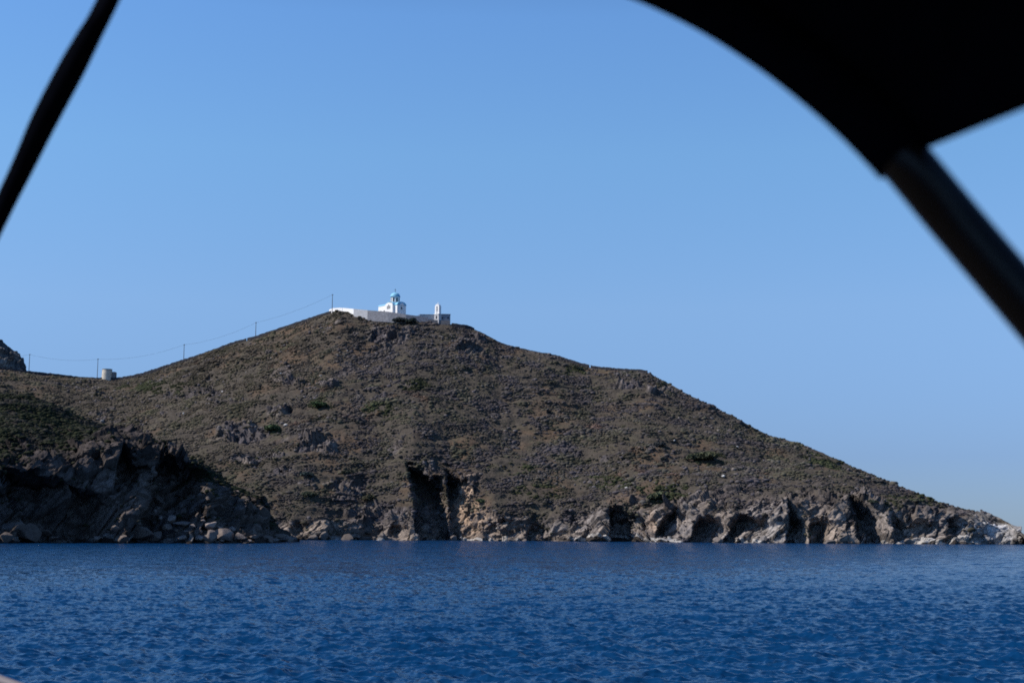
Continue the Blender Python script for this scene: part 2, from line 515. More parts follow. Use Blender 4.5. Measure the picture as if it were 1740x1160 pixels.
def land_color(P, px, py, rock, T, z, hc, crack, seed):
    n1 = fbm(P / 14.0, 4, seed + 200); n2 = fbm(P / 3.0, 3, seed + 210); n3 = fbm(P / 40.0, 3, seed + 220)
    soil = np.array([.070, .060, .050]); soil2 = np.array([.105, .074, .052]); dry = np.array([.090, .080, .056])
    c = lerp(soil, soil2, sstep(.0, .5, n1)); c = lerp(c, dry, sstep(.0, .5, n2) * .6)
    rk = lerp(np.array([.095, .085, .092]), np.array([.150, .128, .115]), sstep(-.4, .5, n2 + n1 * .5))
    low = sstep(1.3, .5, z / (hc + .1))
    shore_rk = lerp(np.array([.32, .265, .225]), np.array([.26, .23, .215]), sstep(-.3, .4, n1))
    rk = lerp(rk, shore_rk, low)
    och = np.exp(-(((px - 800) / 32) ** 2 + ((py - 872) / 45) ** 2))
    och = np.maximum(och, .6 * np.exp(-(((px - 1112) / 8) ** 2 + ((py - 895) / 20) ** 2)))
    rk = lerp(rk, np.array([.40, .29, .21]), np.clip(och * 1.3, 0, 1))
    pale = 1.3 * np.exp(-(((px - 1690) / 50) ** 2 + ((py - 900) / 32) ** 2) ** 1.5)
    pale = np.maximum(pale, .7 * np.exp(-(((px - 1310) / 34) ** 2 + ((py - 902) / 18) ** 2)))
    pale = np.maximum(pale, .5 * np.exp(-(((px - 1230) / 14) ** 2 + ((py - 908) / 12) ** 2)))
    rk = lerp(rk, np.array([.47, .46, .46]), np.clip(pale * (.75 + n2 * .8), 0, 1))
    rk = rk * (1 + .35 * n2)[:, None] * (.55 + .45 * crack)[:, None]
    c = lerp(c, rk, rock)
    wet = sstep(1.3, .5, z + n2 * .5)
    c = c * (1 - .72 * wet)[:, None]
    line = sstep(.42, .30, np.abs(z - .35) * (1 + .8 * n2)) * sstep(-.25, .15, n1 + .4 * n2)
    c = lerp(c, np.array([.48, .45, .42]), line * .9)
    return np.clip(c, .004, .9)

# ---- main hill: skyline of the photo and distance of the ridge
sky_px = np.array([-120, -60, 0, 43, 100, 140, 166, 200, 222, 245, 270, 300, 313, 350, 400, 435, 480, 520, 550, 565, 578, 592, 620, 650, 690, 728, 765, 785, 805, 820, 850, 870, 910, 950, 985, 1010, 1050, 1090, 1105, 1120, 1150, 1180, 1220, 1260, 1300, 1350, 1400, 1450, 1500, 1550, 1600, 1650, 1680, 1700, 1712, 1722, 1732, 1740, 1750])
sky_py = np.array([612, 618, 628, 633.5, 639.5, 644.5, 645.5, 645.5, 642, 636.5, 628, 618, 614, 602, 583.5, 574.5, 559.5, 546, 536, 531, 527.5, 530, 537, 541, 543, 547, 552, 555, 562, 568.5, 585, 591, 600, 607.5, 619, 625, 629, 631, 633.5, 641, 658, 674, 694, 714, 738, 751, 770, 793, 814.5, 835, 854, 865, 872, 880, 886, 894, 904, 912, 926])
DIST_X = np.array([-120, 0, 200, 400, 565, 690, 800, 950, 1100, 1250, 1400, 1550, 1650, 1700, 1735, 1760])
DIST_D = np.array([640, 640, 632, 600, 572, 560, 552, 540, 528, 510, 488, 460, 437, 424, 412, 404])
rD = np.interp(sky_px, DIST_X, DIST_D)
rv = ray(sky_px, sky_py)
ridge = (np.arctan2(rv[:, 0], rv[:, 1]), rv[:, 2], rD)
sx = np.array([-150, 300, 500, 620, 700, 760, 830, 1000, 1100, 1250, 1400, 1550, 1650, 1700, 1740, 1770])
sy = np.array([914, 915, 917, 916.5, 918, 917, 918, 919.5, 920.5, 922, 923, 923.8, 924.2, 924.4, 924.6, 924.8])
def shore_D(px, py):
    return -EYE[2] / ray(px, py)[..., 2]
shore = (az_of(sx, sy), np.minimum(shore_D(sx, sy), 420) )
hx = np.array([-150, 450, 560, 650, 700, 760, 820, 880, 950, 1050, 1130, 1200, 1300, 1400, 1450, 1500, 1600, 1650, 1700, 1740, 1770])
hy = np.array([880, 895, 897, 890, 872, 868, 868, 876, 884, 864, 860, 858, 854, 848, 852, 864, 874, 881, 892, 908, 915])
hcm = (922 - hy) * 415 / F
cliff_h = (az_of(hx, hy), hcm)
cliff_run = (az_of(hx, hy), hcm * np.array([2.0, 2.0, 2.0, 1.7, 1.2, 1.1, 1.1, 1.1, 1.1, 1.0, 1.0, 1.0, 1.0, 1.0, 1.0, 1.0, 1.0, 1.0, 1.0, 1.0, 1.0]))
rec = [(717, 762, 784, 780, 960, 16, -.20), (764, 777, 848, 792, 960, 12, -.10), (818, 880, 912, 872, 912, 6, 0), (893, 918, 940, 876, 912, 5, .2), (934, 968, 996, 888, 908, 3, .3),
       (1043, 1100, 1122, 862, 960, 15, -.05), (1112, 1136, 1168, 858, 914, 7, .6), (1164, 1196, 1232, 868, 960, 9, .55),
       (1222, 1262, 1325, 868, 960, 9, .55), (1338, 1356, 1378, 852, 960, 12, 0), (1374, 1402, 1424, 870, 960, 9, .05),
       (1462, 1494, 1516, 832, 960, 12, -.38), (1520, 1592, 1612, 878, 918, 6, -.15), (1606, 1630, 1648, 880, 918, 5, -.05),
       (650, 685, 700, 876, 908, 4, .3), (598, 640, 655, 902, 918, 3, 0), (500, 520, 545, 882, 908, 4, 0), (560, 585, 600, 890, 912, 2.5, 0)]
outc = [(660, 572, 50, 20, 1), (800, 590, 45, 26, .6), (500, 650, 40, 8, .9), (552, 652, 22, 9, .9), (410, 735, 55, 22, .95), (470, 700, 45, 14, .6), (540, 760, 55, 22, .9), (440, 775, 70, 14, .8),
        (600, 700, 60, 25, .55), (650, 770, 60, 30, .6), (590, 830, 90, 25, .6), (1075, 655, 45, 12, .8), (1120, 660, 30, 10, .9), (900, 700, 120, 40, .35), (1200, 850, 300, 18, .6),
        (480, 800, 60, 20, .6), (640, 870, 90, 20, .7), (730, 800, 25, 25, .6), (790, 830, 25, 30, .8), (1460, 850, 40, 14, .8), (1690, 900, 50, 22, 1), (1345, 852, 60, 10, .8), (1160, 862, 60, 8, .8), (520, 545, 14, 8, .6), (575, 548, 14, 12, .7)]
L = build_land('hill', R_(-24.5), az_of(1758, 920), 1560, 760, ridge, shore, cliff_h, cliff_run, rec, outc, land_color, seed=1)

# ---- distant rounded crag beyond the saddle on the left
fx = np.array([-140, -90, -50, -20, 0, 12, 25, 34, 39, 41, 42.5, 44])
fy = np.array([556, 552, 558, 570, 578, 586, 596, 603, 610, 618, 640, 660])
fv = ray(fx, fy)
Lfar = build_land('crag', R_(-23.5), float(az_of(44.0, 640.0)), 260, 260, (np.arctan2(fv[:, 0], fv[:, 1]), fv[:, 2], np.full(len(fx), 760.0)),
                  (np.array([-1, 1]), np.array([700.0, 700.0])), (np.array([-1, 1]), np.array([40.0, 40.0])), (np.array([-1, 1]), np.array([20.0, 20.0])), [],
                  [(0, 600, 80, 60, 1)], lambda P, px, py, rock, T, z, hc, cr, seed: np.clip(lerp(np.array([.07, .075, .08]), np.array([.20, .19, .18]), sstep(-.1, .5, fbm(P / 6, 4, 9))) * (.6 + .4 * cr)[:, None], 0, 1), seed=31, back_len=60)

# ---- near headland on the left
nx = np.array([-200, -100, 0, 40, 75, 130, 185, 230, 275, 300, 340, 370, 385, 400, 412, 430, 448, 456, 470, 485, 497, 505])
ny = np.array([650, 655, 668, 671, 684, 709, 728, 757, 767, 780, 797, 817, 832, 836, 842, 855, 874, 892, 903, 908, 918, 926])
nD = np.interp(nx, [-200, 0, 150, 300, 400, 460, 505], [352, 350, 348, 350, 352, 353, 354])
nv = ray(nx, ny)
nridge = (np.arctan2(nv[:, 0], nv[:, 1]), nv[:, 2], nD)
nsx = np.array([-200, 0, 120, 250, 350, 430, 500])
nshore = (az_of(nsx, np.full(7, 921.0)), np.array([270, 276, 281, 284, 262, 274, 318.0]))
chx = np.array([-200, 0, 40, 110, 160, 200, 240, 300, 350, 385, 420, 450, 470, 505])
chy = np.array([800, 800, 795, 790, 776, 764, 768, 784, 804, 838, 852, 880, 900, 918])
chm = (921 - chy) * 300 / F
crn = np.where(chx <= 240, chm * .6, np.interp(chx, [240, 300, 350, 385, 420, 450, 470, 505], [12, 24, 36, 42, 40, 36, 30, 20]))
rxp = (az_of(chx, chy), np.interp(chx, [240, 300, 350, 505], [1.25, .42, .36, .6]))
nrec = [(-60, 20, 60, 800, 890, 8, -.3), (28, 120, 170, 790, 960, 9, -.25), (168, 200, 232, 752, 830, 6, .25), (222, 300, 350, 765, 960, 8, .35), (120, 180, 215, 820, 960, 7, -.2), (330, 370, 400, 800, 960, 6, .5), (395, 410, 440, 840, 900, 5, .3)]
nout = [(60, 780, 60, 12, .6), (150, 795, 50, 12, .8), (240, 790, 40, 40, 1), (300, 770, 60, 30, .9), (120, 730, 60, 10, .3)]
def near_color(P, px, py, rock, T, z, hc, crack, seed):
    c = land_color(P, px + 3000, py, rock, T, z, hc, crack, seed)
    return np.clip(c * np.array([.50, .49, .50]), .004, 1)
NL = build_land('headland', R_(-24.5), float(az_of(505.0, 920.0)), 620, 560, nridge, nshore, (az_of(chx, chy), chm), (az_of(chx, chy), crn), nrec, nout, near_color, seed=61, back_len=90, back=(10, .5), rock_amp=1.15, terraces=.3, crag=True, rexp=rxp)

# ================================================================== SCRUB
def ico():
    t = (1 + 5 ** .5) / 2
    v = np.array([(-1, t, 0), (1, t, 0), (-1, -t, 0), (1, -t, 0), (0, -1, t), (0, 1, t), (0, -1, -t), (0, 1, -t), (t, 0, -1), (t, 0, 1), (-t, 0, -1), (-t, 0, 1)], float)
    v /= np.linalg.norm(v[0])
    f = [(0, 11, 5), (0, 5, 1), (0, 1, 7), (0, 7, 10), (0, 10, 11), (1, 5, 9), (5, 11, 4), (11, 10, 2), (10, 7, 6), (7, 1, 8), (3, 9, 4), (3, 4, 2), (3, 2, 6), (3, 6, 8), (3, 8, 9), (4, 9, 5), (2, 4, 11), (6, 2, 10), (8, 6, 7), (9, 8, 1)]
    return v, f
def subdiv(v, f):
    v = [tuple(x) for x in v]; cache = {}; out = []
    def mid(a, b):
        k = (min(a, b), max(a, b))
        if k not in cache:
            m = np.array(v[a]) + np.array(v[b]); m /= np.linalg.norm(m); v.append(tuple(m)); cache[k] = len(v) - 1
        return cache[k]
    for a, b, c in f:
        ab, bc, ca = mid(a, b), mid(b, c), mid(c, a)
        out += [(a, ab, ca), (b, bc, ab), (c, ca, bc), (ab, bc, ca)]
    return np.array(v), out

def scatter(name, D, n, size, palette, seed, weight, label, jit=.30, flat=.5):
    g = np.random.default_rng(seed)
    P = D['P'][:D['nf']]; rock = D['rock'][:D['nf']]
    area = np.linalg.norm(np.cross(np.gradient(P, axis=1), np.gradient(P, axis=0)), axis=-1)
    wgt = np.clip(area * weight(P, rock, D['px'][:D['nf']], D['py'][:D['nf']], D['T'][:D['nf']]), 0, None).ravel()
    idx = g.choice(len(wgt), n, p=wgt / wgt.sum())
    C0 = P.reshape(-1, 3)[idx]
    bv, bf = ico()
    keep = [f for f in bf if min(bv[list(f), 2]) > -.95]
    bf = np.array(bf)
    nv_ = len(bv)
    s = size(g, C0, D['px'][:D['nf']].ravel()[idx], D['py'][:D['nf']].ravel()[idx])
    a = g.uniform(0, 6.28, n); ca, sa = np.cos(a), np.sin(a)
    V = bv[None] * (1 + g.uniform(-jit, jit, (n, nv_, 1)))
    V = np.stack([V[..., 0] * ca[:, None] - V[..., 1] * sa[:, None], V[..., 0] * sa[:, None] + V[..., 1] * ca[:, None], V[..., 2] * flat], -1)
    V = V * s[:, None, None] * g.uniform(.8, 1.3, (n, 1, 3)) + C0[:, None, :] + np.array([0, 0, .15]) * s[:, None, None]
    Fc = (bf[None] + (np.arange(n) * nv_)[:, None, None]).reshape(-1, 3)
    cc = palette(g, C0, D['px'][:D['nf']].ravel()[idx], D['py'][:D['nf']].ravel()[idx])
    cc = cc[:, None, :] * g.uniform(.75, 1.25, (n, nv_, 1))
    o = mesh_obj(name, V.reshape(-1, 3), Fc, M_scrub, smooth=False, colors=cc.reshape(-1, 3))
    tag(o, label, 'rocks' if 'rock' in name else 'scrub', kind='stuff')
    return o

GREEN = [(545, 690, 28, 14), (468, 730, 18, 12), (1200, 775, 40, 12), (1130, 840, 60, 18), (700, 655, 30, 10), (1020, 820, 60, 14), (420, 775, 30, 8), (525, 845, 12, 8), (640, 700, 30, 12), (980, 630, 20, 8), (870, 800, 60, 12), (1420, 780, 60, 20), (1560, 850, 60, 14), (1180, 860, 40, 8), (910, 835, 50, 12), (250, 660, 60, 10), (1080, 590, 40, 10)]
def hill_palette(g, C, px, py):
    n = len(C)
    a = fbm(C / 25.0, 3, 301); b = fbm(C / 8.0, 3, 302)
    left = sstep(760, 350, px + (py - 650) * .8)
    purple = np.array([.074, .066, .074]); olive = np.array([.072, .070, .044]); brown = np.array([.100, .083, .058]); green = np.array([.040, .046, .024])
    c = lerp(purple, brown, np.clip(left * .6 + .3 * g.random(n) + .25 * a, 0, 1))
    c = lerp(c, olive, np.clip(sstep(-.1, .6, b + .5 * g.random(n) - .1) * .8, 0, 1))
    gr = np.zeros(n)
    for (cx, cy, rx, ry) in GREEN:
        gr = np.maximum(gr, np.exp(-((px - cx) / rx) ** 2 - ((py - cy) / ry) ** 2))
    c = lerp(c, green, np.clip(sstep(.35, .7, gr + .35 * b + .2 * g.random(n)), 0, 1))
    red = sstep(.45, .6, fbm(C / 10.0, 3, 305)) * .5
    c = lerp(c, np.array([.13, .075, .052]), red)
    c = c * (1 + .55 * fbm(C / 16.0, 4, 306) + .25 * fbm(C / np.array([30., 30., 3.]), 2, 307))[:, None]
    return c * g.uniform(.7, 1.3, (n, 1))

scatter('hill_scrub', L, 130000, lambda g, C, px, py: (.13 + .26 * g.random(len(C)) + .5 * g.random(len(C)) ** 9) * (1 + .6 * sstep(-.1, .5, fbm(C / 9, 3, 77))), hill_palette, 11,
        lambda P, rock, px, py, T: np.where((py < 922) & (px > -60), 1, 0) * sstep(1700, 1630, px + (880 - py)) * (1 - rock * .94) * (.05 + sstep(-.2, .2, fbm((P.reshape(-1, 3) / np.array([4.5, 4.5, 2.5])), 4, 88)).reshape(rock.shape)) * sstep(.5, 3, P[..., 2]),
        'low grey, brown and olive scrub covering the hillside')
def rubble_palette(g, C, px, py):
    n = len(C)
    c = lerp(np.array([.090, .082, .090]), np.array([.15, .132, .120]), g.random(n) ** 1.5)
    c = lerp(c, np.array([.42, .41, .40]), (g.random(n) > .99) * 1.0)
    return c * g.uniform(.6, 1.3, (n, 1))
scatter('loose_rocks', L, 9000, lambda g, C, px, py: (.12 + .65 * g.random(len(C)) ** 4), rubble_palette, 15,
        lambda P, rock, px, py, T: np.where((py < 925) & (px > -60) & (px < 1600), 1, 0) * (.03 + .5 * rock * (P[..., 2] > 16) + 1.5 * sstep(.1, .35, fbm((P.reshape(-1, 3) / np.array([9, 9, 4.5])), 4, 98)).reshape(rock.shape) * sstep(.0, .3, fbm((P.reshape(-1, 3) / 35.0), 3, 99) + .15).reshape(rock.shape)) * sstep(-.5, .5, P[..., 2]),
        'grey and brown loose rocks lying between the scrub', jit=.38, flat=.7)
def near_palette(g, C, px, py):
    n = len(C); b = fbm(C / 6.0, 3, 402)
    c = lerp(np.array([.050, .046, .042]), np.array([.030, .036, .019]), np.clip(sstep(-.3, .3, b + .5 * g.random(n) - .1), 0, 1))
    return c * g.uniform(.5, 1.05, (n, 1))
scatter('headland_scrub', NL, 22000, lambda g, C, px, py: .15 + .5 * g.random(len(C)) ** 1.8, near_palette, 12,
        lambda P, rock, px, py, T: np.where(px > -60, 1, 0) * (1 - rock * np.where(T > .55, .80, .985)) * (.3 + sstep(-.4, .3, fbm((P.reshape(-1, 3) / 4.0), 3, 89)).reshape(rock.shape)) * sstep(2, 5, P[..., 2]),
        'dark green low scrub on top of the near headland')

# ------------------------------------------------------------------ ground lookup on the hill
def ground(px, D):
    """height of the displaced hill at pixel column px near the skyline, horizontal distance D"""
    a = float(az_of(px, np.interp(px, sky_px, sky_py)))
    j = int(np.clip(np.searchsorted(L['az'], a), 1, len(L['az']) - 1))
    c = L['P'][:, j]; r = np.hypot(c[:, 0], c[:, 1])
    k = int(np.argmin(np.abs(r - D) + (c[:, 2] < 0) * 1e3))
    return c[k, 2]
def ridge_pt(px, dD=0.0):
    D = float(np.interp(px, DIST_X, DIST_D)) + dD
    a = float(az_of(px, np.interp(px, sky_px, sky_py)))
    return np.array([D * math.sin(a), D * math.cos(a), ground(px, D)])
def rp_at(px, py, dD=0.0):
    D = float(np.interp(px, DIST_X, DIST_D)) + dD
    return at(px, py, D)
def hill_pt(px, py):
    d = (L['px'][:L['nf']] - px) ** 2 + (L['py'][:L['nf']] - py) ** 2
    return L['P'][:L['nf']].reshape(-1, 3)[int(d.argmin())]
def near_pt(px, py):
    d = (NL['px'][:NL['nf']] - px) ** 2 + (NL['py'][:NL['nf']] - py) ** 2
    return NL['P'][:NL['nf']].reshape(-1, 3)[int(d.argmin())]

# ================================================================== CHURCH
S = 568 / F                       # metres per photo pixel there
C0 = rp_at(671, 537.2, 8)
ch = empty('church', C0, math.atan2(-.75, .66))
tag(ch, 'white chapel with a pale blue dome and blue roofs standing behind the hilltop wall', 'church')
def arch_poly(u0, u1, z0, zs, n=10):
    """rectangle with a round top"""
    c = (u0 + u1) / 2; r = (u1 - u0) / 2
    return [(u0, z0), (u1, z0)] + [(c + r * math.cos(a), zs + r * math.sin(a)) for a in np.linspace(0, math.pi, n)]
def seg_poly(u0, u1, z0, zs, rise, n=12):
    c = (u0 + u1) / 2; r = (u1 - u0) / 2
    return [(u0, z0), (u1, z0)] + [(c + r * math.cos(a), zs + rise * math.sin(a)) for a in np.linspace(0, math.pi, n)]
b = MB()
b.box(-8.0, -2.4, -2.5, 2.5, -3, 4.55)                      # west arm
b.prism(seg_poly(-2.6, 2.6, -3, 3.9, 1.35), 'y', -3.2, 3.2)  # crossing with curved gables
b.box(2.4, 4.4, -2.2, 2.2, -3, 3.95)                        # east arm
b.box(-1.95, 1.95, -1.95, 1.95, 4.0, 5.35)
wall = b.build('wall', M_white, ch)
r_ = MB()
r_.prism(seg_poly(-2.62, 2.62, 4.553, 4.553, .85), 'x', -8.12, -2.62)
r_.build('roof', M_blue, ch, True)
r_ = MB()                                                    # blue saddle over the crossing arch, proud of the wall
ri = seg_poly(-2.75, 2.75, 4.0, 4.0, 1.5, 16)[2:]; ro = [(u * 1.0, z + .16) for u, z in ri]
r_.prism([(u, z) for u, z in ri] + ro[::-1], 'y', -3.0, 3.3)
r_.build('roof', M_blue, ch, True)
r_ = MB()
r_.prism(seg_poly(-2.35, 2.35, 3.953, 3.953, 1.45), 'x', 2.63, 4.55)
r_.build('roof', M_blue, ch, True)
d_ = MB(); d_.lathe([(1.85, 5.0), (1.85, 7.75), (1.98, 7.80), (1.98, 7.92), (1.6, 7.93)], 8, 0, 0, R_(10))
drum = d_.build('drum', M_white, ch)
for k in range(8):                                           # tall windows of the drum
    a = R_(10) + math.pi / 8 + k * math.pi / 4
    m = MB(); m.prism(arch_poly(-.30, .30, 5.65, 7.1), 'y', -.05, .05)
    ap = 1.85 * math.cos(math.pi / 8) + .02
    o = m.build('window', M_dark, drum)
    o.location = (ap * math.cos(a), ap * math.sin(a), 0); o.rotation_euler = (0, 0, a + math.pi / 2)
dm = MB()
prof = [(2.12, 7.78), (2.14, 7.88)] + [(2.02 * math.cos(t) ** .92 if t < 1.5 else .06, 7.9 + 1.75 * math.sin(t)) for t in np.linspace(0, 1.5, 12)] + [(.09, 9.72), (.09, 9.95), (.02, 9.96)]
dm.lathe(prof, 32)
dome = dm.build('dome', M_blue, ch, True)
cx_ = MB(); cx_.box(-.05, .05, -.05, .05, 9.9, 11.25); cx_.box(-.05, .05, -.36, .36, 10.72, 10.84); cx_.lathe([(.02, 9.9), (.16, 9.98), (.16, 10.1), (.02, 10.2)], 10)
cx_.build('cross', M_iron, dome)
for (u0, z0, zs) in ((-1.05, 2.6, 3.75), (-.22, 2.6, 4.15), (.61, 2.6, 3.75)):   # triple window in the arched gable
    m = MB(); m.prism(arch_poly(u0 - .05, u0 + .45, z0, zs), 'y', -3.23, -3.1); m.build('window', M_dark, wall)
for u0 in (-6.6, -4.3):
    m = MB(); m.prism(arch_poly(u0, u0 + .75, .9, 2.3), 'y', -2.53, -2.4); m.build('window', M_dark, wall)
m = MB(); m.prism(arch_poly(-.3, .3, 2.2, 3.0), 'x', 4.3, 4.43); m.build('window', M_dark, wall)
g = MB(); g.prism(seg_poly(-.95, .95, 3.955, 4.1, .75), 'x', 4.42, 4.75); g.build('pediment', M_white, ch)
an = MB(); an.box(-9.4, -7.99, -2.0, 2.0, -3, 2.9); an.build('porch', M_white, ch)
an = MB(); an.prism([(-2.1, 2.903), (2.1, 2.903), (2.1, 3.05), (0, 3.65), (-2.1, 3.05)], 'x', -9.5, -8.13); an.build('porch_roof', M_blue, ch)

# ================================================================== BELL TOWER AND LOW BUILDING
BB = rp_at(750, 543, 1.5)
lb = empty('parish_house', BB, R_(5))
tag(lb, 'low flat roofed grey white building at the right end of the hilltop wall', 'building')
def lx(px): return (px - 750) * S
def lz(py): return (543 - py) * S
m = MB(); m.box(lx(714), lx(747.5), 1.2, 6.0, -3, lz(534.6)); m.build('wall', M_pale, lb)
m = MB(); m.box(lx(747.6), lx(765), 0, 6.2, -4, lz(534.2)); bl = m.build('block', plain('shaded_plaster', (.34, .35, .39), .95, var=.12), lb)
m = MB(); m.box(lx(713.5), lx(747.4), 1.05, 6.1, lz(534.6) + .003, lz(533.7)); m.build('parapet', M_grey, lb)
m = MB(); m.box(lx(747.4), lx(765.4), -.08, 6.3, lz(534.2) + .003, lz(533.2)); m.build('parapet', M_grey, lb)
for x in (751.5, 761.3):
    m = MB(); m.prism(arch_poly(lx(x) - .25, lx(x) + .25, lz(541), lz(539.2)), 'y', -.03, .1); m.build('window', M_dark, bl)
m = MB(); m.prism([(lx(708.5), -3), (lx(714), -3), (lx(714), lz(534.8)), (lx(711), lz(535.2)), (lx(708.5), lz(538))], 'y', .9, 3.4); m.build('side_wall', M_white, lb)

BT = rp_at(744, 543, -.5)
bt = empty('bell_tower', BT, R_(-38))
tag(bt, 'slim white bell tower with a tall arched opening in front of the low building', 'bell tower')
m = MB(); m.box(-1.15, 1.15, -.85, .85, -3, 2.05); m.build('base', M_pale, bt)
m = MB(); m.box(-1.35, 1.35, -1.0, 1.0, 2.053, 2.3); m.build('cornice', M_white, bt)
# belfry: two piers, an arch and a curved top, opening through the middle
m = MB()
m.box(-1.1, -.36, -.62, .62, 2.303, 4.9); m.box(.36, 1.1, -.62, .62, 2.303, 4.9)
top = [(1.1, 4.903), (1.1, 5.0)] + [(1.1 * math.cos(t), 5.0 + 1.15 * math.sin(t) ** .9) for t in np.linspace(.12, math.pi - .12, 12)] + [(-1.1, 5.0), (-1.1, 4.903)]
inner = [(-.36, 4.903)] + [(.36 * math.cos(t), 4.95 + .36 * math.sin(t)) for t in np.linspace(math.pi, 0, 8)] + [(.36, 4.903)]
m.prism(top + inner, 'y', -.62, .62)
bel = m.build('belfry', M_white, bt)
m = MB(); m.box(-.05, .05, -.05, .05, 6.1, 7.0); m.box(-.26, .26, -.04, .04, 6.6, 6.7); m.build('cross', M_white, bt)
m = MB(); m.lathe([(.26, 3.75), (.24, 3.9), (.16, 4.15), (.12, 4.35), (.02, 4.4)], 14); m.tube([(0, 0, 4.38), (0, 0, 5.25)], .02, 6); m.build('bell', M_iron, bt, True)
m = MB(); m.prism(arch_poly(-.35, .35, .2, 1.2), 'y', -.88, -.8); m.build('niche', M_dark, bt)

# ================================================================== WALLS ROUND THE HILLTOP
def wall_strip(name, pts, thick, mat, parent=None, depth=3.0, jitter=.0, seed=0, step=1.0):
    """pts: list of (x, y, ztop, zbottom or None); one closed wall following them"""
    g = np.random.default_rng(seed)
    P = [np.array(p[:2], float) for p in pts]; zt = [p[2] for p in pts]; zb = [p[3] for p in pts]
    Q = []; T = []; B = []
    for i in range(len(P) - 1):
        n = max(1, int(np.linalg.norm(P[i + 1] - P[i]) / step))
        for k in range(n + (i == len(P) - 2)):
            t = k / n
            Q.append(P[i] + (P[i + 1] - P[i]) * t); T.append(zt[i] + (zt[i + 1] - zt[i]) * t); B.append(zb[i] + (zb[i + 1] - zb[i]) * t)
    V = []; Fc = []
    n = len(Q)
    for i in range(n):
        t = Q[min(i + 1, n - 1)] - Q[max(i - 1, 0)]; t /= np.linalg.norm(t) + 1e-9
        nn = np.array([t[1], -t[0]])
        j = g.normal(0, jitter, 5) if jitter else np.zeros(5)
        a = Q[i] + nn * (thick / 2 + j[0] * .5); b_ = Q[i] - nn * (thick / 2 + j[1] * .5)
        V += [(a[0], a[1], B[i]), (a[0], a[1], T[i] + j[2]), (b_[0], b_[1], T[i] + j[3]), (b_[0], b_[1], B[i])]
    for i in range(n - 1):
        o = i * 4
        for k in range(4):
            Fc.append((o + k, o + (k + 1) % 4, o + 4 + (k + 1) % 4, o + 4 + k))
    Fc += [(3, 2, 1, 0), tuple((n - 1) * 4 + k for k in range(4))]
    m = MB(); m.add(V, Fc)
    return m.build(name, mat, parent)

def wp(px, py, dD, bot=2.5):
    p = rp_at(px, py, dD); return (p[0], p[1], p[2], p[2] - bot)
ew = empty('enclosure_wall', rp_at(602, 535, 0))
tag(ew, 'whitewashed and grey stone wall running round the hilltop in front of the church', 'wall')
inv = ew.location.copy()
def ws(pts, mat, label, th=.45):
    o = wall_strip('wall_section', [(p[0] - inv[0], p[1] - inv[1], p[2] - inv[2], p[3] - inv[2]) for p in pts], th, mat, ew, step=2)
    o['label'] = label
ws([wp(560, 526.2, 9, 2.2), wp(566, 523.6, 7), wp(580, 522.8, 4), wp(601.6, 524.8, -1.6, 4)], M_white, 'bright whitewashed wall section facing the sun')
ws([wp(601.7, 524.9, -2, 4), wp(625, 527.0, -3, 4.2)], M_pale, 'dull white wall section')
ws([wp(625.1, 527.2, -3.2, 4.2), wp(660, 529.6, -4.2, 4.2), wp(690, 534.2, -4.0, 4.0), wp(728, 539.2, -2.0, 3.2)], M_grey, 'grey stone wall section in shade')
ws([wp(728.2, 543.0, -2.0, 3), wp(765, 545.0, -.6, 3)], plain('low_terrace_wall_stone', (.15, .15, .16), .95, var=.2), 'low pale terrace wall below the bell tower')

def dry_wall(px0, px1, label, seed, top=3.9, n=40):
    pts = []
    for x in np.linspace(px0, px1, n):
        p = ridge_pt(x, 0)
        zt = float(at(x, np.interp(x, sky_px, sky_py) - top, np.interp(x, DIST_X, DIST_D))[2])
        pts.append((p[0], p[1], zt, zt - 2.2))
    mid = pts[0]
    pts = [(a - mid[0], b_ - mid[1], c - mid[2], d - mid[2]) for a, b_, c, d in pts]
    o = wall_strip('dry_stone_wall', pts, .6, M_drystone, None, jitter=.09, seed=seed, step=.55)
    o.location = mid[:3]
    tag(o, label, 'stone wall', 'dark dry stone walls along the ridge')
dry_wall(-60, 418, 'dark dry stone wall along the dip in the ridge, past the windmill stump', 1, n=60)
dry_wall(420.5, 562, 'dark dry stone wall climbing the ridge to the white hilltop wall', 2)
dry_wall(808, 1001, 'dark dry stone wall running down the ridge right of the bell tower', 3, top=3.0)
dry_wall(1004, 1100, 'dark dry stone wall on the flat shoulder of the ridge, left of the cairn', 4, top=3.0)
tp = [wp(768, 548.8, -2, 2.2), wp(773, 549.8, -2), wp(790, 552, -1), wp(800, 554.6, 0), wp(805, 557.6, 1)]
o = wall_strip('terrace_wall', [(p[0] - tp[0][0], p[1] - tp[0][1], p[2] - tp[0][2], p[3] - tp[0][2]) for p in tp], 1.2, M_drystone, jitter=.06, seed=9, step=.6)
o.location = tp[0][:3]
tag(o, 'short dark stone terrace wall stepping down right of the low building', 'stone wall')

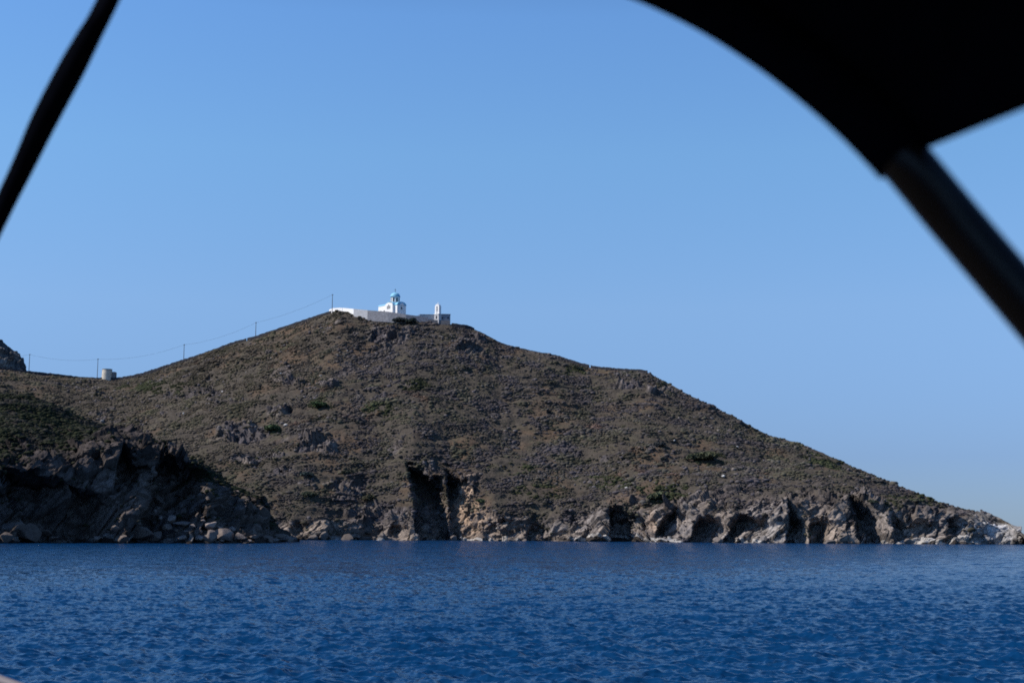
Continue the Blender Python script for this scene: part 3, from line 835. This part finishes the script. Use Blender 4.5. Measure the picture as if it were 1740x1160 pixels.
# ================================================================== POLES AND CABLES
poles = [(50.5, 601, 632), (166.5, 609, 645), (313, 584.5, 613), (435, 547, 574), (565, 499.5, 530)]
lab = ['utility pole beside the rounded crag, leftmost on the ridge', 'utility pole just left of the stone windmill stump', 'utility pole on the ridge, third from the left, where the slope starts to steepen',
       'utility pole halfway up the climbing ridge, between the third pole and the white wall', 'utility pole at the left end of the white hilltop wall']
tops = []
for (x, yt, yb), lb_ in zip(poles, lab):
    t = rp_at(x, yt, 1.5); bq = rp_at(x, yb, 1.5)
    o = empty('utility_pole', (t[0], t[1], bq[2] - 1)); h = t[2] - bq[2] + 1
    m = MB(); m.tube([(0, 0, 0), (0, 0, h)], [.15, .10], 10); m.build('post', M_wood, o, True)
    m = MB(); m.box(-.35, .35, -.05, .05, h - .45, h - .33); m.build('crossarm', M_wood, o)
    for sx_ in (-.28, .28):
        m = MB(); m.lathe([(.04, h - .33), (.06, h - .25), (.04, h - .18), (.02, h - .15)], 8, sx_); m.build('insulator', M_iron, o, True)
    tag(o, lb_, 'utility pole', 'utility poles along the ridge')
    tops.append(np.array([t[0], t[1], t[2] - .25]))
sags = [1.4, 1.9, 1.5, 1.1]
labc = ['thin cable sagging between the crag and the windmill stump poles', 'thin cable rising over the windmill stump to the third pole', 'thin cable between the third pole and the pole halfway up', 'thin cable rising from the halfway pole to the white wall']
lft = rp_at(-60, 606, 1.5)
spans = [(tops[i], tops[i + 1], sags[i], labc[i]) for i in range(4)] + [(lft, tops[0], 1.2, 'thin cable leading left from the leftmost pole behind the crag')]
for a, b_, sg, lb_ in spans:
    pts = [(a + (b_ - a) * t) - np.array([0, 0, 4 * sg * t * (1 - t)]) - a for t in np.linspace(0, 1, 30)]
    m = MB(); m.tube(pts, .026, 6)
    o = m.build('power_cable', M_wire, None, True); o.location = a
    tag(o, lb_, 'cable', 'cables between the ridge poles')

# ================================================================== WINDMILL STUMP, CAIRN, STONES
wm = empty('windmill_stump', rp_at(181.5, 644.5, 1))
tag(wm, 'round pale stone windmill stump without roof in the dip of the ridge', 'ruin')
s2 = 630 / F
m = MB(); m.lathe([(9.0 * s2, -2), (8.9 * s2, 0), (8.0 * s2, 15.6 * s2), (7.2 * s2, 15.7 * s2), (7.2 * s2, 10 * s2), (.1, 10 * s2)], 40); m.build('tower', M_mill, wm, True)
m = MB(); m.lathe([(8.15 * s2, 15.8 * s2), (8.2 * s2, 17.0 * s2), (7.3 * s2, 17.1 * s2), (7.25 * s2, 15.8 * s2)], 40); m.build('rim', plain('rim_stone', (.22, .22, .22), .95, var=.3), wm, True)
m = MB(); m.box(6.5 * s2, 13.3 * s2, -.5, 2.4, -2, 12.5 * s2); m.build('annex', plain('annex_stone', (.20, .20, .20), .95, var=.3), wm)

def rock_mesh(name, r, mat, colr, seed, squash=(1, 1, .8), parent=None, cuts=14):
    g = np.random.default_rng(seed)
    v, f = ico()
    for _ in range(3): v, f = subdiv(v, f)
    v = v.copy()
    for _ in range(cuts):
        d = g.normal(size=3); d /= np.linalg.norm(d)
        h = g.uniform(.42, .85)
        e = v @ d - h
        v = v - np.where(e > 0, e, 0)[:, None] * d[None] * .96
    v = v * (1 + .05 * fbm(v * 3 + seed, 3, seed))[:, None]
    v = v * r * np.array(squash)
    c = np.array(colr)[None] * (1 + .25 * fbm(v / r * 2.5 + seed, 3, seed + 4))[:, None]
    return mesh_obj(name, v, np.array(f), mat, parent, colors=np.clip(c, .01, .95))

p = ridge_pt(1105, -.5)
o = rock_mesh('cairn', .75, M_boulder, (.06, .06, .07), 71, (.9, .9, 1.25)); o.location = p + np.array([0, 0, .5])
tag(o, 'small dark pointed cairn on the ridge where it steepens', 'cairn')

pale_st = [(1145, 748, .5, 'small white stone lying alone on the middle right slope'), (1253, 757, .6, 'white stone on the right slope under the skyline, topmost of the right hand ones'), (1228, 812, .55, 'white stone low on the right slope above the sea cliffs'),
           (1106, 851, .6, 'white stone just above the big sea cave'), (478, 640, .45, 'white stone left of the rock outcrop high on the left slope'), (544, 639, .4, 'white stone right of the rock outcrop high on the left slope'), (1066, 835, .45, 'white stone in the scrub up and left of the big sea cave')]
for k, (x, y, r, lb_) in enumerate(pale_st):
    o = rock_mesh('stone', r, M_boulder, (.55, .54, .52), 90 + k, (1.2, 1, .8)); o.location = hill_pt(x, y) + np.array([0, -.3, .35])
    tag(o, lb_, 'stone', 'white stones on the slope')

# boulders at the foot of the near headland: px, py, half width px, brightness
BOU = [(30, 896, 24, .7), (52, 908, 26, .55), (10, 912, 18, .5), (76, 904, 14, .5), (92, 914, 10, .7), (168, 914, 9, 1.0), (195, 897, 10, .6), (210, 914, 11, .6), (238, 905, 34, .75), (262, 910, 20, .7), (232, 890, 12, .7),
       (273, 880, 7, 1.3), (292, 883, 12, 1.2), (310, 890, 13, .9), (326, 893, 9, 1.1), (285, 897, 10, .8), (355, 893, 15, 1.35), (372, 897, 10, 1.1), (311, 913, 12, 1.2), (338, 914, 11, 1.2), (360, 913, 17, .9), (385, 909, 24, .95), (408, 912, 14, .9),
       (430, 912, 12, .9), (452, 914, 16, .8), (400, 840, 10, .8), (404, 862, 11, 1.1), (407, 880, 4, 1.5), (470, 911, 14, .8), (484, 915, 12, .7), (300, 849, 5, 1.1), (310, 860, 6, .9), (270, 822, 5, 1.2), (229, 856, 5, .9), (195, 812, 7, 1.0), (264, 868, 5, 1.2),
       (300, 900, 6, 1.2), (318, 902, 5, 1.0), (345, 884, 6, 1.1), (363, 905, 6, 1.3), (395, 899, 7, 1.1), (416, 904, 6, 1.2), (441, 905, 6, 1.0), (461, 903, 6, .9), (340, 903, 5, .9), (376, 916, 6, 1.3), (423, 918, 5, 1.2), (288, 917, 6, 1.0)]
ORD = ['first', 'second', 'third', 'fourth', 'fifth', 'sixth', 'seventh', 'eighth', 'ninth', 'tenth', 'eleventh', 'twelfth', 'thirteenth', 'fourteenth', 'fifteenth', 'sixteenth', 'seventeenth', 'eighteenth', 'nineteenth', 'twentieth', 'twenty first', 'twenty second', 'twenty third', 'twenty fourth', 'twenty fifth', 'twenty sixth', 'twenty seventh', 'twenty eighth', 'twenty ninth', 'thirtieth', 'thirty first', 'thirty second', 'thirty third', 'thirty fourth']
def where(x, y):
    if y < 845: return 'boulder high on the dark headland cliff'
    if y < 875: return 'boulder halfway down the headland face'
    if y < 900: return 'boulder in the upper row at the headland foot'
    return 'boulder at the headland waterline'
for k, (x, y, hw, br) in enumerate(BOU):
    p = near_pt(x, y)
    D = math.hypot(p[0], p[1])
    r = hw * D / F
    c = np.array([.23, .19, .17]) * br
    o = rock_mesh('boulder', r * 1.02, M_boulder, c, 500 + k, (1.0 + .3 * math.sin(k * 2.1), .9, .6 + .2 * math.sin(k * 1.3)), cuts=18)
    q = at(x, y, D - r * .35 if y < 880 else max(D - 1.0 * r - 2.0, 260))
    o.location = q; o.rotation_euler = (0, 0, k * 1.7)
    sz = 'large' if hw >= 18 else ('small' if hw < 9 else 'mid sized')
    tone = 'pale' if br > 1.05 else ('dark' if br < .75 else 'brown')
    grp = sorted([t[0] for t in BOU if where(t[0], t[1]) == where(x, y)])
    order = ORD[grp.index(x)]
    tag(o, f'{sz} {tone} {where(x, y)}, {order} from left', 'boulder', 'boulders round the near headland')

# rocks off the shore of the main hill
for k, (x, y, hw, br) in enumerate([(1408, 921, 12, .9), (1546, 920, 9, 1.1), (868, 918, 8, .8), (1732, 922, 7, .35), (1726, 919, 6, .4), (770, 914, 8, .9), (1222, 918, 10, 1.2), (590, 914, 14, .8), (550, 910, 12, 1.0), (530, 913, 10, .9)]):
    sD = float(np.interp(float(az_of(x, y)), *shore))
    r = hw * sD / F
    o = rock_mesh('shore_rock', r * 1.1, M_boulder, np.array([.17, .145, .13]) * br, 700 + k, (1, .9, .6), cuts=18)
    q = at(x, y, sD + .5); q[2] = max(q[2], .1); o.location = q
    tag(o, ['low rock standing in front of the second dark cleft, right of the tall caves', 'low pale rock at the foot of the cliffs left of the white tip', 'flat rock right of the ochre gully by the water', 'outermost dark rock at the tip of the hill',
            'dark rock beside the outermost one at the tip', 'small rock in the mouth of the deep gully', 'pale rock at the water between two caves right of the large cave', 'brown rock on the low shore left of the deep gully',
            'pale brown rock on the low shore, above the water near the headland', 'brown rock on the low shore next to the near headland'][k], 'rock', 'rocks at the shore of the hill')

# ================================================================== BUSHES
def bush_mesh(name, r, colr, seed, n=900, squash=.7):
    g = np.random.default_rng(seed)
    lobes = [(g.uniform(-.55, .55), g.uniform(-.45, .45), g.uniform(.2, .6), g.uniform(.35, .6)) for _ in range(7)]
    V = []; Fc = []; C = []
    for i in range(n):
        lb2 = lobes[g.integers(len(lobes))]
        d = g.normal(size=3); d /= np.linalg.norm(d); d[2] = abs(d[2]) * .9 - .1 * (g.random() < .3)
        c = np.array(lb2[:3]) + d * lb2[3] * g.uniform(.75, 1.08)
        c[2] *= squash * 1.4
        a = g.normal(size=3); a /= np.linalg.norm(a); b2 = np.cross(a, g.normal(size=3)); b2 /= np.linalg.norm(b2)
        s = g.uniform(.05, .11)
        k = len(V)
        V += [c + a * s * 1.5, c + b2 * s, c - a * s * 1.5, c - b2 * s]
        Fc.append((k, k + 1, k + 2, k + 3)); q = np.array(colr) * g.uniform(.6, 1.4); C += [q] * 4
    return mesh_obj(name, np.array(V) * r, np.array(Fc), M_scrub, colors=np.array(C))
BU = [(546, 690, 15, (.030, .050, .016), 'bright green bush clump high on the left slope'), (466, 730, 16, (.028, .046, .016), 'green bush among the rock outcrops on the left slope'), (524, 847, 14, (.025, .032, .018), 'rounded dark green bush low on the left, above the shore'),
      (521, 811, 12, (.020, .032, .028), 'dark bluish bush up the slope from the rounded one'), (590, 807, 12, (.03, .032, .018), 'flat dark olive bush left of the top of the gully'), (628, 851, 14, (.038, .036, .018), 'olive bush left of the deep gully'),
      (1190, 776, 26, (.036, .040, .018), 'wide olive bush patch on the right slope'), (1120, 757, 13, (.024, .026, .026), 'dark bush below the white stone on the slope'), (818, 852, 9, (.035, .05, .02), 'green bush on the right rim of the ochre gully'),
      (1118, 846, 20, (.038, .044, .02), 'olive bush above the big sea cave'), (985, 626, 8, (.02, .03, .02), 'dark bush just below the gap in the ridge wall'), (1128, 650, 5, (.016, .03, .018), 'small dark green bush on the rocks of the ridge shoulder'),
      (680, 543, 13, (.016, .022, .02), 'dark bush against the grey wall under the church'), (699, 545, 12, (.014, .022, .016), 'darkest bush at the bend of the wall right of the church'), (769, 551, 4, (.014, .018, .02), 'small dark bush at the right corner of the low building'), (1480, 862, 10, (.03, .036, .02), 'olive bush over the wide sea cleft')]
for k, (x, y, hw, c, lb_) in enumerate(BU):
    if y < 560:
        p = rp_at(x, y + 2.5, -5.5)
    else:
        p = hill_pt(x, y)
    D = math.hypot(p[0], p[1]); r = hw * D / F
    o = bush_mesh('bush', r, (np.array(c) * .8 + .012) * 2.3, 900 + k, n=int(500 + 60 * hw), squash=.45)
    o.location = p + np.array([0, -.2 * r, -.15 * r])
    tag(o, lb_, 'bush', 'bushes standing out on the slope')

# ================================================================== BOAT AROUND THE CAMERA
M_hull = plain('hull_gelcoat', (.55, .50, .50), .35, var=.03, spec=.5)
M_rail = plain('gunwale_rail', (.17, .145, .15), .5, var=.1)
M_deck = plain('deck_teak', (.06, .045, .035), .7, var=.05)
M_tube = plain('dark_tube_coating', (.0085, .0070, .0075), .24, metal=0, var=.05, spec=.2)
M_fabric = plain('black_canvas', (.0030, .0036, .0065), .95, var=.2, scale=30, spec=.0)
HD = np.array([-.49, .872]); SB = np.array([.872, .49])          # heading and starboard
MID = np.array([-.66, .13])
def sheer(s): return 1.785 + .012 * s + .0125 * max(s, 0) ** 2
def halfb(s): return 1.72 * (1 - (max(s, 0) / 6.2) ** 2.3) if s > 0 else 1.72 - .018 * s * s
boat = empty('boat', (MID[0], MID[1], 0))
tag(boat, 'boat the photo is taken from, only its pale rail showing in the lower left corner', 'boat')
ss = np.linspace(-4.6, 6.15, 44)
V = []; Fc = []
secs = [(1.0, 0.0), (1.0, -.12), (.97, -.7), (.88, -1.4), (.66, -2.0), (.0, -2.35)]
for s in ss:
    hb = max(halfb(s), .02); z0 = sheer(s)
    ring = [(hb * a, z0 + dz) for a, dz in secs] + [(-hb * a, z0 + dz) for a, dz in secs[-2::-1]]
    for u, z in ring:
        q = HD * s + SB * u; V.append((q[0], q[1], z))
n = 11
for i in range(len(ss) - 1):
    for k in range(n - 1):
        Fc.append((i * n + k, i * n + k + 1, (i + 1) * n + k + 1, (i + 1) * n + k))
Fc.append(tuple(range(n))); Fc.append(tuple((len(ss) - 1) * n + k for k in range(n))[::-1])
m = MB(); m.add(V, Fc); m.build('hull', M_hull, boat, True)
V = []; Fc = []
for s in ss:
    hb = max(halfb(s) - .02, .01); z = sheer(s) - .16
    for u in (-hb, hb):
        q = HD * s + SB * u; V.append((q[0], q[1], z))
for i in range(len(ss) - 1): Fc.append((2 * i, 2 * i + 1, 2 * i + 3, 2 * i + 2))
m = MB(); m.add(V, Fc); m.build('deck', M_deck, boat)
for sg in (-1, 1):
    pts = []
    for s in ss:
        q = HD * s + SB * sg * max(halfb(s), .02); pts.append((q[0], q[1], sheer(s) + .012))
    m = MB(); m.tube(pts, .014, 12); m.build('rail', M_rail, boat, True)

# bimini: bow tube arching over the cockpit, canvas running aft from it
PR = at(np.array([1854.0, 1748, 1625, 1534]), np.array([650.0, 522, 377, 268]) - np.array([0, 0, 0, 0]), np.array([1.04, 1.03, 1.02, 1.01]))
bow = [at(1980, 812, 1.055), PR[0], PR[1], PR[2], PR[3]]
inner_edge = [(1482, 214, 1.02), (1430, 166, 1.04), (1362, 112, 1.07), (1296, 65, 1.10), (1224, 21, 1.13), (1154, -14, 1.16), (1080, -44, 1.19), (960, -80, 1.25)]
bow += [at(x, y, d) for x, y, d in inner_edge]
bow += [np.array(p) for p in ((-.32, 1.36, 3.02), (-.9, 1.36, 3.08), (-1.5, 1.0, 3.02), (-2.0, .35, 2.75), (-2.15, -.2, 2.3), (-2.12, -.72, 1.95))]
def catmull(P, n=8):
    P = [np.array(p, float) for p in P]; P = [2 * P[0] - P[1]] + P + [2 * P[-1] - P[-2]]; out = []
    for i in range(1, len(P) - 2):
        for k in range(n):
            t = k / n
            out.append(.5 * ((2 * P[i]) + (-P[i - 1] + P[i + 1]) * t + (2 * P[i - 1] - 5 * P[i] + 4 * P[i + 1] - P[i + 2]) * t * t + (-P[i - 1] + 3 * P[i] - 3 * P[i + 1] + P[i + 2]) * t ** 3))
    out.append(P[-2]); return out
path = catmull(bow)
foot = np.array(path[0])
bim = empty('bimini', foot)
tag(bim, 'black canvas sun canopy on a dark tube frame, in the upper right corner', 'canopy')
m = MB(); m.tube([p - foot for p in path], .0182, 20); m.build('frame_tube', M_tube, bim, True)
# canvas: starts at the shoulder (index of PR[3]) and runs over to the other shoulder
i0 = 4 * 8; i1 = len(path) - 1 - 2 * 8
edge = path[i0:i1]
m = MB(); m.tube([p - foot for p in edge], .0215, 18); m.build('canvas_sleeve', M_fabric, bim, True)
aft = np.array([.49, -.872, 0.0])
V = []; Fc = []; nt_ = 24
for i, p in enumerate(edge):
    u = i / (len(edge) - 1)
    for k in range(nt_):
        t = k / (nt_ - 1)
        crown = .26 * math.sin(math.pi * min(t, .999)) * (.12 + .88 * math.sin(math.pi * u) ** .5)
        V.append(p - foot + aft * 2.0 * t + np.array([0, 0, crown + .05 * t]))
for i in range(len(edge) - 1):
    for k in range(nt_ - 1):
        Fc.append((i * nt_ + k, i * nt_ + k + 1, (i + 1) * nt_ + k + 1, (i + 1) * nt_ + k))
o = mesh_obj('canvas', V, Fc, M_fabric, bim, smooth=True)
sm = o.modifiers.new('thickness', 'SOLIDIFY'); sm.thickness = .003
# rear bow of the frame
m = MB(); m.tube([p - foot + aft * 2.0 + np.array([0, 0, .04]) for p in path], .0182, 12); m.build('frame_tube', M_tube, bim, True)

# webbing strap on the left, from the canopy bow down to the foredeck
SP = [(420, -500, 34), (300, -245, 34), (184, 0, 34), (150, 64, 40), (122, 116, 45), (75, 205, 44), (40, 280, 38), (0, 362, 34), (-60, 490, 33), (-200, 800, 33), (-330, 1085, 33)]
V = []
dd = np.linspace(1.42, 1.95, len(SP))
for i, (x, y, wd) in enumerate(SP):
    a = SP[min(i + 1, len(SP) - 1)]; b_ = SP[max(i - 1, 0)]
    t = np.array([a[0] - b_[0], a[1] - b_[1]], float); t /= np.linalg.norm(t); nn = np.array([-t[1], t[0]])
    tw = .25 * math.sin(i * .7)
    for sg in (-1, 1):
        V.append(at(x + nn[0] * wd / 2 * sg, y + nn[1] * wd / 2 * sg, dd[i] + sg * .006 * (1 + tw)))
Vc = np.array(V); base = Vc[-1].copy()
pa = catmull(Vc[0::2], 6); pb = catmull(Vc[1::2], 6)
V = [q - base for ab in zip(pa, pb) for q in ab]
Fc = [(2 * i, 2 * i + 1, 2 * i + 3, 2 * i + 2) for i in range(len(pa) - 1)]
st = mesh_obj('strap', V, Fc, M_fabric, None, smooth=True); st.location = base
sm = st.modifiers.new('thickness', 'SOLIDIFY'); sm.thickness = .003; sm.offset = 0
tag(st, 'black webbing strap slanting down across the upper left corner', 'strap')
